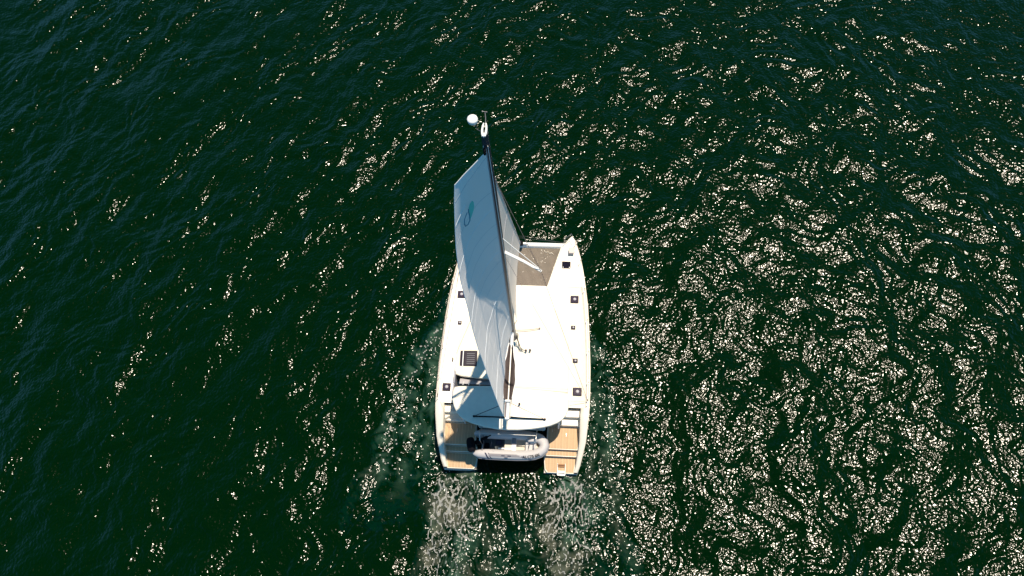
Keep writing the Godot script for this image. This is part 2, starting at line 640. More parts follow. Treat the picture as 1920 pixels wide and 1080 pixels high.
func make_catamaran() -> void:
	var boat := thing("catamaran", "white sailing catamaran with blue shaded mainsail and jib set, heading away from the viewer", "sailboat", Vector3(0, 0, BOW))
	# hulls
	var stations := [0.0, 0.06, 0.15, 0.35, 0.65, 1.2, 2.0, 2.95, 4.0, 5.0, 6.0, 7.4, 8.6, 9.45, 10.0, 10.25, 11.0, 11.6, 12.1, 12.45]
	for s: float in [-1.0, 1.0]:
		var st := begin()
		var rows := []
		for z: float in stations:
			var xo := table(z, OUT)
			var yr := table(z, RAIL)
			var wl := table(z, WLN)
			var xi := table(z, INN)
			var yi := deck_y(z) - 0.02
			if z > 2.95:
				xi = 1.74
				yi = 0.86
			if z > 10.2:
				xi = lerpf(1.78, 1.70, (z - 10.2) / 2.0)
				yi = 0.96 if z < 11.3 else 0.46
			var k := 2.75
			var deep := -0.75 * smooth(0.0, 1.5, z)
			var row := []
			for q in [Vector2(xo, yr), Vector2(xo - 0.005, yr - 0.12), Vector2(lerpf(k + wl, xo, 0.86), yr * 0.55), Vector2(lerpf(k + wl, xo, 0.4), yr * 0.22), Vector2(k + wl, 0.0), Vector2(k + wl * 0.8, deep * 0.6), Vector2(k, deep), Vector2(k - wl * 0.8, deep * 0.6), Vector2(k - wl, 0.0), Vector2(lerpf(k - wl, xi, 0.6), minf(0.5, yi * 0.6)), Vector2(xi, minf(yi - 0.08, 1.0)), Vector2(xi, yi)]:
				row.append(Vector3(q.x * s, q.y, z))
			rows.append(row)
		loft(st, rows, false, s < 0.0)
		st.set_smooth_group(3)
		fan(st, rows[-1], s > 0.0)
		obj("hull", st, M.hull_white, boat)
		# rounded bow deck
		var dk := begin()
		var drows := []
		for z: float in [0.0, 0.06, 0.15, 0.35, 0.65, 1.2, 2.0, 2.6, 2.95]:
			var a := table(z, INN)
			var b := table(z, OUT)
			var row := []
			for t: float in [0.0, 0.04, 0.12, 0.35, 0.65, 0.88, 0.96, 1.0]:
				var crown: float = 0.05 * (1.0 - pow(absf(t * 2.0 - 1.0), 4.0))
				row.append(Vector3(lerpf(a, b, t) * s, deck_y(z) - 0.02 + crown + (0.03 if t > 0.9 else 0.0), z))
			drows.append(row)
		loft(dk, drows, false, s > 0.0)
		obj("foredeck", dk, M.gelcoat, boat)
		# sloping stern coaming outside the teak steps
		var co := begin()
		var crow := []
		for z: float in [9.45, 9.8, 10.0, 10.25, 10.6, 11.0, 11.4, 11.8, 12.1, 12.4]:
			var xo := table(z, OUT) - 0.004
			var yr := table(z, RAIL)
			var w := lerpf(0.44, 0.20, clampf((z - 9.8) / 2.6, 0.0, 1.0))
			var row := []
			for q in [Vector2(xo, yr - 0.03), Vector2(xo - 0.03, yr + 0.02), Vector2(xo - w * 0.5, yr + 0.045), Vector2(xo - w + 0.03, yr + 0.02), Vector2(xo - w, yr - 0.03), Vector2(xo - w - 0.015, maxf(0.45, yr - 1.0))]:
				row.append(Vector3(q.x * s, q.y, z))
			crow.append(row)
		loft(co, crow, false, s > 0.0)
		co.set_smooth_group(4)
		fan(co, crow[-1])
		obj("stern_coaming", co, M.gelcoat, boat)
	# main deck over both hulls
	var st := begin()
	var rows := []
	for z: float in [2.95, 3.3, 4.0, 5.0, 6.0, 7.4, 8.6, 9.2, 9.46]:
		var b := table(z, OUT)
		var row := []
		for t: float in [-1.0, -0.985, -0.955, -0.93, -0.6, -0.3, 0.0, 0.3, 0.6, 0.93, 0.955, 0.985, 1.0]:
			var lip: float = 0.045 if absf(t) > 0.95 and absf(t) < 0.99 else 0.0
			row.append(Vector3(b * t, deck_y(z) + lip + 0.03 * (1.0 - absf(t)), z))
		rows.append(row)
	loft(st, rows, false, true)
	st.set_smooth_group(5)
	var lip_row := []
	for t: float in [-1.53, 1.53]:
		lip_row.append([Vector3(t, deck_y(2.95) + 0.02, 2.95), Vector3(t, 0.9, 2.95)])
	loft(st, lip_row)
	obj("deck", st, M.gelcoat, boat)
	# bridge deck underside between the hulls
	st = begin()
	box(st, at(0, 1.15, 6.62), Vector3(3.6, 0.55, 7.28), 0.05)
	box(st, at(0, 1.25, 10.30), Vector3(3.4, 0.72, 0.30), 0.06)
	obj("bridge_deck", st, M.hull_white, boat)
	make_foredeck(boat)
	make_roof(boat)
	make_sterns(boat)
	make_hatches(boat)
	make_rig(boat)
	make_rails(boat)


func make_foredeck(boat: Node3D) -> void:
	var st := begin()
	tube(st, [Vector3(-2.52, 1.98, 0.50), Vector3(0, 2.02, 0.50), Vector3(2.52, 1.98, 0.50)], 0.135, 14)
	obj("crossbeam", st, M.white_paint, boat)
	st = begin()
	box(st, at(-0.20, 1.90, 1.80), Vector3(0.16, 0.20, 2.35), 0.05)
	obj("longeron", st, M.white_paint, boat)
	# wire below and before the crossbeam
	st = begin()
	tube(st, [Vector3(-2.5, 2.0, 0.32), Vector3(0, 2.25, 0.22), Vector3(2.5, 2.0, 0.32)], 0.012, 6)
	tube(st, [Vector3(-2.5, 2.03, 0.36), Vector3(-0.2, 2.62, 0.30), Vector3(0.2, 2.62, 0.30), Vector3(2.5, 2.03, 0.36)], 0.012, 6)
	obj("crossbeam_stay", st, M.rope_dark, boat)
	# furling drum at the tack
	st = begin()
	tube(st, [Vector3(0, 2.16, 0.55), Vector3(0, 2.22, 0.56), Vector3(0, 2.26, 0.57), Vector3(0, 2.42, 0.62), Vector3(0, 2.46, 0.63)], [0.05, 0.16, 0.09, 0.09, 0.16], 12)
	obj("furling_drum", st, M.black, boat)
	st = begin()
	box(st, at(0.22, 2.18, 0.52), Vector3(0.28, 0.10, 0.16), 0.03)
	ball(st, Vector3(0.02, 2.22, 0.72), Vector3(0.06, 0.05, 0.06), 6, 10)
	obj("bow_roller", st, M.steel, boat)
	# trampolines: cords along the boat over a darker mesh
	for s: float in [-1.0, 1.0]:
		var tr := begin(-1)
		var x0 := -0.11 if s > 0.0 else 0.30
		var n := 38
		for i in n:
			var x := lerpf(x0, 2.16, (i + 0.5) / n)
			var z1 := 2.93
			if x > 1.53:
				z1 = minf(2.93, 0.66 + (2.20 - x) / (2.20 - 1.55) * 2.27)
			if z1 < 0.75:
				continue
			var w := 0.013
			var pts := []
			for k in 9:
				var z := lerpf(0.66, z1, k / 8.0)
				var y := 1.93 - 0.05 * sin(PI * k / 8.0)
				pts.append(Vector3(x, y + 0.003 * sin(i * 2.1 + k), z))
			for k in 8:
				var a: Vector3 = pts[k]
				var b: Vector3 = pts[k + 1]
				quad(tr, Vector3((a.x - w) * s, a.y, a.z), Vector3(a.x * s, a.y + 0.012, a.z), Vector3(b.x * s, b.y + 0.012, b.z), Vector3((b.x - w) * s, b.y, b.z))
				quad(tr, Vector3(a.x * s, a.y + 0.012, a.z), Vector3((a.x + w) * s, a.y, a.z), Vector3((b.x + w) * s, b.y, b.z), Vector3(b.x * s, b.y + 0.012, b.z))
		var t := obj("trampoline", tr, M.net_cord, boat)
		t.set_meta("kind", "stuff")
		var cr := begin(-1)
		for k in 34:
			var z := lerpf(0.70, 2.90, k / 33.0)
			var xe := minf(2.18, 1.55 + (2.93 - z) / 2.27 * 0.65)
			var y := 1.915 - 0.05 * sin(PI * (z - 0.66) / 2.27)
			quad(cr, Vector3(x0 * s, y, z - 0.014), Vector3(xe * s, y, z - 0.014), Vector3(xe * s, y, z + 0.014), Vector3(x0 * s, y, z + 0.014))
		obj("cross_cords", cr, M.net_dark, t).set_meta("kind", "stuff")
		var ed := begin()
		tube(ed, [Vector3(x0 * s, 1.94, 0.64), Vector3(2.20 * s, 1.95, 0.64), Vector3(1.56 * s, 1.96, 2.94), Vector3(x0 * s, 1.96, 2.94)], 0.022, 6)
		obj("lacing_rope", ed, M.white_paint, t)
		# a mooring line dropped on the net
		var rp := begin()
		var pts2 := []
		for k in 14:
			pts2.append(Vector3(s * (1.35 + 0.035 * k), 1.945, 0.85 + 0.05 * sin(k * 1.1) + 0.010 * k))
		tube(rp, pts2, 0.016, 6)
		obj("mooring_line", rp, M.rib_cream, t)
	# seats on the bows
	for s: float in [-1.0, 1.0]:
		var seat := begin()
		box(seat, at(2.78 * s, 2.34, 0.95), Vector3(0.30, 0.06, 0.34), 0.02)
		var b := obj("bow_seat", seat, M.locker_pink, boat)
		for q in [[-0.11, -0.12], [0.11, -0.12], [-0.11, 0.12], [0.11, 0.12]]:
			var legs := begin()
			tube(legs, [Vector3(2.78 * s + q[0], 2.08, 0.95 + q[1]), Vector3(2.78 * s + q[0], 2.315, 0.95 + q[1])], 0.014, 6)
			obj("leg", legs, M.steel, b)


func make_roof(boat: Node3D) -> void:
	# saloon walls under the roof, with their band of windows
	var wall := PackedVector2Array([Vector2(-1.7, 4.75), Vector2(0, 4.62), Vector2(1.7, 4.75), Vector2(2.3, 5.3), Vector2(2.45, 6.8), Vector2(2.45, 8.7), Vector2(-0.6, 8.7), Vector2(-0.6, 8.2), Vector2(-2.45, 8.2), Vector2(-2.45, 6.8), Vector2(-2.3, 5.3)])
	var st := begin(-1)
	var rows := [[], [], []]
	var glass := begin(-1)
	var grow := [[], []]
	for q in wall:
		rows[0].append(Vector3(q.x, 1.85, q.y))
		rows[1].append(Vector3(q.x, 2.4, q.y))
		rows[2].append(Vector3(q.x * 0.97, roof_y(q.x, q.y) - 0.1, q.y))
		var c := Vector2(q.x * 1.012, 6.5 + (q.y - 6.5) * 1.012)
		grow[0].append(Vector3(c.x, 2.35, c.y))
		grow[1].append(Vector3(c.x * 0.975, roof_y(c.x, c.y) - 0.16, c.y))
	loft(st, rows, true)
	var sal := obj("saloon_wall", st, M.gelcoat, boat)
	for i in [0, 1, 2, 3, 4, 8, 9, 10]:
		var pane := begin(-1)
		var j: int = (i + 1) % wall.size()
		var a: Vector3 = grow[0][i].lerp(grow[0][j], 0.03)
		var b: Vector3 = grow[0][i].lerp(grow[0][j], 0.97)
		var c: Vector3 = grow[1][i].lerp(grow[1][j], 0.97)
		var d: Vector3 = grow[1][i].lerp(grow[1][j], 0.03)
		quad(pane, a, b, c, d)
		obj("window", pane, M.hatch_glass, sal)
	# coachroof, with its lobe before the helm on the port side
	var roof := PackedVector2Array([Vector2(-0.45, 9.03), Vector2(2.74, 9.19), Vector2(2.77, 8.3), Vector2(2.76, 7.3), Vector2(2.71, 6.6), Vector2(2.62, 5.9), Vector2(2.50, 5.35), Vector2(2.30, 4.95), Vector2(2.02, 4.70), Vector2(1.6, 4.56), Vector2(0.85, 4.44), Vector2(0, 4.40), Vector2(-0.85, 4.44), Vector2(-1.6, 4.56), Vector2(-2.02, 4.70), Vector2(-2.30, 4.95), Vector2(-2.50, 5.35), Vector2(-2.62, 5.9), Vector2(-2.71, 6.6), Vector2(-2.76, 7.3), Vector2(-2.80, 8.0), Vector2(-2.81, 8.36), Vector2(-2.72, 8.47), Vector2(-2.45, 8.55), Vector2(-2.0, 8.60), Vector2(-1.4, 8.64), Vector2(-0.45, 8.66)])
	for i in roof.size():
		roof[i] = lowered(roof[i], table(roof[i].y, [[4.3, 3.0], [6.5, 3.5], [9.2, 3.8]]), roof_y(roof[i].x, roof[i].y))
	st = begin()
	slab(st, roof, roof_y, 0.16, 0.05)
	obj("coachroof", st, M.nonskid, boat)
	# hardtop over the cockpit
	var top := PackedVector2Array([Vector2(-2.66, 9.16), Vector2(-2.45, 9.12), Vector2(-1.0, 9.09), Vector2(-0.45, 9.09), Vector2(2.74, 9.23), Vector2(2.79, 9.5), Vector2(2.79, 9.85), Vector2(2.75, 10.1), Vector2(2.66, 10.33), Vector2(2.50, 10.53), Vector2(2.28, 10.69), Vector2(1.95, 10.84), Vector2(1.6, 10.94), Vector2(1.1, 11.04), Vector2(0.5, 11.11), Vector2(0, 11.13), Vector2(-0.5, 11.11), Vector2(-1.1, 11.02), Vector2(-1.6, 10.90), Vector2(-1.95, 10.78), Vector2(-2.22, 10.62), Vector2(-2.45, 10.40), Vector2(-2.62, 10.10), Vector2(-2.71, 9.8), Vector2(-2.74, 9.45)])
	for i in top.size():
		top[i] = lowered(top[i], 4.0, 3.35)
	st = begin()
	slab(st, top, top_y, 0.14, 0.055)
	var hard := obj("hardtop", st, M.gelcoat, boat)
	# little logo marks at its aft edge, port of the middle
	st = begin()
	box(st, at(-0.28, top_y(0.28, 10.9) + 0.004, 10.86), Vector3(0.05, 0.012, 0.10), 0.004)
	obj("deck_fitting", st, M.steel, hard)
	st = begin()
	box(st, at(-0.16, top_y(0.16, 10.95) + 0.004, 10.92), Vector3(0.03, 0.012, 0.08), 0.004)
	obj("deck_fitting", st, M.steel, hard)
	for q in [[-2.35, 10.3], [2.35, 10.35], [-2.45, 9.4], [2.5, 9.4]]:
		var po := begin()
		tube(po, [Vector3(q[0], 1.2, q[1]), Vector3(q[0], top_y(q[0], q[1]) - 0.12, q[1])], 0.04, 8)
		obj("post", po, M.white_paint, hard)
	# helm well between coachroof and hardtop: screen, seat, uprights
	st = begin()
	box(st, at(-1.66, 2.25, 8.24), Vector3(2.2, 1.3, 0.30), 0.04)
	var helm := obj("helm_station", st, M.black, boat)
	st = begin()
	box(st, at(-1.68, 2.62, 8.76), Vector3(1.9, 0.12, 0.34), 0.04)
	obj("seat", st, M.seat_grey, helm)
	st = begin()
	box(st, Transform3D(Basis(Vector3.RIGHT, -0.5), Vector3(-1.66, 2.86, 8.58)), Vector3(1.86, 0.03, 0.34), 0.008)
	obj("windscreen", st, M.vent_grey, helm)
	for x: float in [-2.38, -2.10, -1.56]:
		st = begin()
		tube(st, [Vector3(x, 2.75, 8.50), Vector3(x, 3.10, 8.82)], 0.025, 6)
		obj("upright", st, M.white_paint, helm)
	st = begin()
	box(st, at(-2.82, 2.60, 8.9), Vector3(0.06, 1.3, 1.5), 0.02)
	obj("side_screen", st, M.vent_grey, helm)
	st = begin()
	var wheel := []
	for k in 25:
		var a := TAU * k / 24
		wheel.append(Vector3(-2.0 + 0.34 * cos(a), 2.45 + 0.34 * sin(a), 8.56))
	tube(st, wheel, 0.018, 6, false)
	for k in 3:
		var a := TAU * k / 3
		tube(st, [Vector3(-2.0, 2.45, 8.56), Vector3(-2.0 + 0.34 * cos(a), 2.45 + 0.34 * sin(a), 8.56)], 0.012, 6)
	obj("steering_wheel", st, M.steel, helm)
	# cockpit under the hardtop
	st = begin()
	box(st, at(0, 1.10, 9.5), Vector3(5.0, 0.10, 1.5), 0.02)
	obj("cockpit_floor", st, M.teak, boat)
	st = begin()
	box(st, at(0, 1.45, 10.02), Vector3(3.6, 0.34, 0.55), 0.04)
	var bench := obj("cockpit_bench", st, M.gelcoat, boat)
	st = begin()
	box(st, at(0, 1.68, 10.0), Vector3(3.4, 0.12, 0.5), 0.05)
	box(st, Transform3D(Basis(Vector3.RIGHT, 0.2), Vector3(0, 1.90, 10.30)), Vector3(3.4, 0.42, 0.12), 0.05)
	obj("cushion", st, M.cushion_blue, bench)
	# jib track arching across the roof
	st = begin()
	var pts := []
	for k in 21:
		var x := lerpf(-1.25, 1.25, k / 20.0)
		var z := 5.85 - 0.17 * pow(x / 1.25, 2.0)
		pts.append(Vector3(x, roof_y(x, z) + 0.025, z))
	tube(st, pts, 0.016, 6)
	var jt := obj("jib_track", st, M.rope_red, boat)
	for s: float in [-1.0, 1.0]:
		st = begin()
		box(st, at(1.25 * s, roof_y(1.25, 5.68) + 0.04, 5.68), Vector3(0.08, 0.06, 0.06), 0.01)
		obj("track_end", st, M.rope_red, jt)
	# mainsheet traveller across the hardtop
	st = begin()
	pts = []
	for k in 21:
		var x := lerpf(-1.72, 1.66, k / 20.0)
		pts.append(Vector3(x, top_y(x, 10.4) + 0.03, 10.42))
	tube(st, pts, 0.034, 6)
	var tv := obj("mainsheet_track", st, M.black, boat)
	for s: float in [-1.0, 1.0]:
		st = begin()
		box(st, at(1.68 * s, top_y(1.68, 10.4) + 0.05, 10.42), Vector3(0.12, 0.09, 0.09), 0.02)
		obj("track_end", st, M.black, tv)
	# winches, line clutches and blocks at the mast foot
	for q in [[0.62, 6.95], [0.82, 6.92], [0.45, 9.75], [-0.9, 6.95]]:
		st = begin()
		var y := roof_y(q[0], q[1]) if q[1] < 9.2 else top_y(q[0], q[1])
		tube(st, [Vector3(q[0], y - 0.01, q[1]), Vector3(q[0], y + 0.05, q[1]), Vector3(q[0], y + 0.09, q[1])], [0.055, 0.045, 0.05], 10)
		obj("deck_block", st, M.hatch_frame, boat)
	for s: float in [-1.0, 1.0]:
		st = begin()
		var y := roof_y(0.34, 6.5)
		for k in 4:
			tube(st, [Vector3(0.09 * s + 0.02 * s * k, y + 1.2 - 0.16 * k, 6.42), Vector3(0.16 * s + 0.03 * s * k, y + 0.35, 6.46 + 0.05 * k), Vector3(0.22 * s + 0.05 * k * s, y + 0.05, 6.55 + 0.12 * k), Vector3(0.30 * s + 0.12 * k * s, y + 0.03, 6.95)], 0.014, 6)
		for k in 3:
			var loop := []
			for j in 11:
				var a := TAU * j / 10
				loop.append(Vector3(0.17 * s + 0.05 * cos(a), y + 0.55 + 0.20 * sin(a), 6.30 + 0.07 * k))
			tube(st, loop, 0.016, 6, false)
		obj("halyard_coil", st, M.rope_dark, boat)


func make_sterns(boat: Node3D) -> void:
	for s: float in [-1.0, 1.0]:
		# white steps from the side deck
		var w := [[9.45, 9.84, 1.62, 2.55, 3.44], [9.84, 10.20, 1.32, 2.30, 3.42]]
		for q in w:
			var st := begin()
			box(st, at((q[3] + q[4]) / 2 * s, q[2] - 0.20, (q[0] + q[1]) / 2), Vector3(q[4] - q[3], 0.40, q[1] - q[0] + 0.04), 0.025)
			obj("step", st, M.gelcoat, boat)
		# teak stern: three levels
		var levels := [
			[PackedVector2Array([Vector2(1.80, 10.24), Vector2(3.42, 10.24), Vector2(3.42, 10.8), Vector2(3.34, 11.36), Vector2(1.80, 11.36)]), 1.0, 0.30],
			[PackedVector2Array([Vector2(1.72, 11.36), Vector2(3.34, 11.36), Vector2(3.30, 11.66), Vector2(1.66, 11.66)]), 0.78, 0.30],
			[PackedVector2Array([Vector2(1.66, 11.66), Vector2(3.30, 11.66), Vector2(3.24, 12.1), Vector2(3.18, 12.44), Vector2(1.84, 12.44), Vector2(1.72, 12.28)]), 0.53, 0.22],
		]
		for lv in levels:
			var st := begin()
			var y: float = lv[1]
			slab(st, mirrored(lv[0], s), func(_x, _z): return y, lv[2], 0.018)
			var pl := obj("stern_step", st, M.gelcoat, boat)
			var inset := PackedVector2Array()
			var c := Vector2()
			for q in lv[0]:
				c += q
			c /= lv[0].size()
			for q in lv[0]:
				var d: Vector2 = q - c
				inset.append(c + Vector2(signf(d.x) * maxf(0.0, absf(d.x) - 0.04), signf(d.y) * maxf(0.0, absf(d.y) - 0.035)))
			st = begin()
			slab(st, mirrored(inset, s), func(_x, _z): return y + 0.012, 0.014, 0.003)
			obj("teak_tread", st, M.teak, pl)
		# dark shadow gap strip: teak riser nosing
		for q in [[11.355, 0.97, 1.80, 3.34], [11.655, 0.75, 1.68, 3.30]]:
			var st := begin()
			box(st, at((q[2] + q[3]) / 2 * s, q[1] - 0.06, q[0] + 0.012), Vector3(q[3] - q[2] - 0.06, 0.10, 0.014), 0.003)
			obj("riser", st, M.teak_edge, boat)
		# cleats
		for q in [[2.05, 10.42, 1.012], [2.75, 10.62, 1.012], [3.05, 0.42, 2.16]]:
			var st := begin()
			box(st, at(q[0] * s, q[2] + 0.045, q[1]), Vector3(0.03, 0.025, 0.18), 0.01)
			box(st, at(q[0] * s, q[2] + 0.02, q[1]), Vector3(0.025, 0.05, 0.06), 0.008)
			obj("cleat", st, M.steel, boat)
	# swim ladder folded on the starboard stern
	var st := begin()
	var lad := part("swim_ladder", boat)
	for x: float in [2.36, 2.74]:
		st = begin()
		tube(st, [Vector3(x, 0.58, 11.98), Vector3(x, 0.60, 12.30), Vector3(x, 0.60, 12.54)], 0.022, 8)
		obj("side_rail", st, M.white_paint, lad)
	for z: float in [12.04, 12.12, 12.38, 12.52]:
		st = begin()
		box(st, at(2.55, 0.60, z), Vector3(0.38, 0.03, 0.06 if z < 12.3 else 0.10), 0.01)
		obj("rung", st, M.teak_edge if z < 12.2 else M.white_paint, lad)


func hatch(boat: Node3D, x: float, z: float, y: float, sx: float, sz: float, glass: Material, dome: float) -> void:
	var st := begin()
	box(st, at(x, y + 0.018, z), Vector3(sx, 0.05, sz), 0.018)
	var h := obj("deck_hatch", st, M.hatch_frame, boat)
	st = begin()
	box(st, at(x, y + 0.046, z), Vector3(sx - 0.07, 0.02, sz - 0.07), 0.008)
	obj("pane", st, glass, h)
	if dome > 0.0:
		st = begin()
		ball(st, Vector3(x + 0.01, y + 0.055, z), Vector3(dome, dome * 0.5, dome), 8, 14)
		obj("vent_dome", st, M.vent_grey, h)
	else:
		for e in [-1.0, 1.0]:
			st = begin()
			box(st, at(x + e * (sx / 2 - 0.06), y + 0.06, z + sz / 2 - 0.04), Vector3(0.05, 0.02, 0.05), 0.006)
			obj("hinge", st, M.white_paint, h)


func make_hatches(boat: Node3D) -> void:
	var dy := func(z: float) -> float: return deck_y(z) + 0.025
	hatch(boat, 2.52, 1.70, dy.call(1.7), 0.46, 0.40, M.hatch_glass, 0.0)
	hatch(boat, 3.00, 3.66, dy.call(3.66), 0.42, 0.40, M.hatch_smoke, 0.085)
	hatch(boat, 2.96, 5.24, dy.call(5.24), 0.22, 0.20, M.hatch_smoke, 0.05)
	hatch(boat, 3.10, 7.03, dy.call(7.03), 0.25, 0.22, M.hatch_smoke, 0.055)
	hatch(boat, 3.23, 8.64, dy.call(8.64), 0.44, 0.41, M.hatch_smoke, 0.09)
	hatch(boat, -3.02, 3.57, dy.call(3.57), 0.42, 0.40, M.hatch_smoke, 0.085)
	hatch(boat, -2.98, 5.18, dy.call(5.18), 0.20, 0.20, M.hatch_smoke, 0.05)
	hatch(boat, -3.36, 8.66, dy.call(8.66), 0.42, 0.40, M.hatch_smoke, 0.09)
	# the big sliding window in the coachroof, port side
	var x := -2.22
	var z := 7.46
	var y := roof_y(x, z)
	var tilt := Basis(Vector3(0, 0, 1), 0.085) * Basis(Vector3.RIGHT, 0.10)
	var t := Transform3D(tilt, Vector3(x, y + 0.02, z))
	var st := begin()
	box(st, t, Vector3(0.86, 0.05, 0.80), 0.02)
	var h := obj("roof_window", st, M.hatch_frame, boat)
	st = begin()
	box(st, t * at(0.10, 0.035, 0.0), Vector3(0.60, 0.03, 0.70), 0.01)
	obj("pane", st, M.hatch_brown, h)
	st = begin()
	box(st, t * at(-0.27, 0.045, 0.0), Vector3(0.05, 0.05, 0.84), 0.01)
	obj("slide_rail", st, M.white_paint, h)
	st = begin()
	for k in 6:
		st = begin()
		box(st, t * at(0.12, 0.053, -0.25 + 0.1 * k), Vector3(0.40, 0.008, 0.02), 0.002)
		obj("blind_rib", st, M.seat_grey, h)
	st = begin()
	box(st, at(-3.18, dy.call(7.2) + 0.02, 7.2), Vector3(0.06, 0.05, 0.22), 0.01)
	obj("fairlead", st, M.bag_taupe, boat)


# leech of the mainsail: height, x
const LEECH := [[5.1, -0.15], [5.9, -0.28], [7.3, -0.45], [8.5, -0.58], [9.7, -0.71], [10.7, -0.83], [12.1, -0.96], [13.2, -1.02], [13.8, -1.08], [14.6, -1.15], [15.3, -1.17], [16.0, -1.17], [16.9, -1.12], [18.0, -1.04], [18.6, -0.97]]


func main_pt(u: float, v: float, off := 0.0) -> Vector3:
	var lf := Vector3(0, 5.0 + 14.6 * v, 6.62)
	var y := 5.1 + 13.5 * v
	var e := Vector3(table(y, LEECH), y, 10.75 - (y - 5.0) * 0.271 + 0.33 * sin(PI * clampf((y - 5.0) / 13.9, 0.0, 1.0)))
	var c := e - lf
	var n := Vector3(-c.z, 0, c.x).normalized()
	var q := lf + c * u + n * Vector2(c.x, c.z).length() * lerpf(0.035, 0.12, smooth(0.0, 0.65, v)) * (1.0 - 0.85 * smooth(0.84, 1.0, v)) * 4.0 * u * (1.0 - u) * (1.25 - 0.5 * u)
	# soft creases running up from the foot
	q += n * (0.03 * sin(u * 21.0 + v * 7.0 + 2.0 * sin(v * 9.0)) * (1.0 - v) * u * (1.0 - u) * 2.5 + 0.012 * sin(u * 9.0 - v * 30.0) * u * (1.0 - u) * 2.0 + 0.018 * pow(absf(sin(v * 15.0)), 6.0) * (1.0 - u) * u)
	return q - n * off


func main_strip(st: SurfaceTool, path: Array, w: float, off: float) -> void:
	# a flat band that lies on the sail along u/v points
	var rows := []
	for i in path.size():
		var a: Vector2 = path[maxi(i - 1, 0)]
		var b: Vector2 = path[mini(i + 1, path.size() - 1)]
		var p := main_pt(path[i].x, path[i].y)
		var d := (main_pt(b.x, b.y) - main_pt(a.x, a.y)).normalized()
		var du := main_pt(path[i].x + 0.02, path[i].y) - main_pt(path[i].x - 0.02, path[i].y)
		var dv := main_pt(path[i].x, path[i].y + 0.01) - main_pt(path[i].x, path[i].y - 0.01)
		var n := dv.cross(du).normalized()
		if n.x + n.z < 0.0:
			n = -n
		var side := d.cross(n) * w
		rows.append([p - side - n * 0.004, p - side * 0.8 + n * off, p + n * off * 1.4, p + side * 0.8 + n * off, p + side - n * 0.004])
	loft(st, rows)


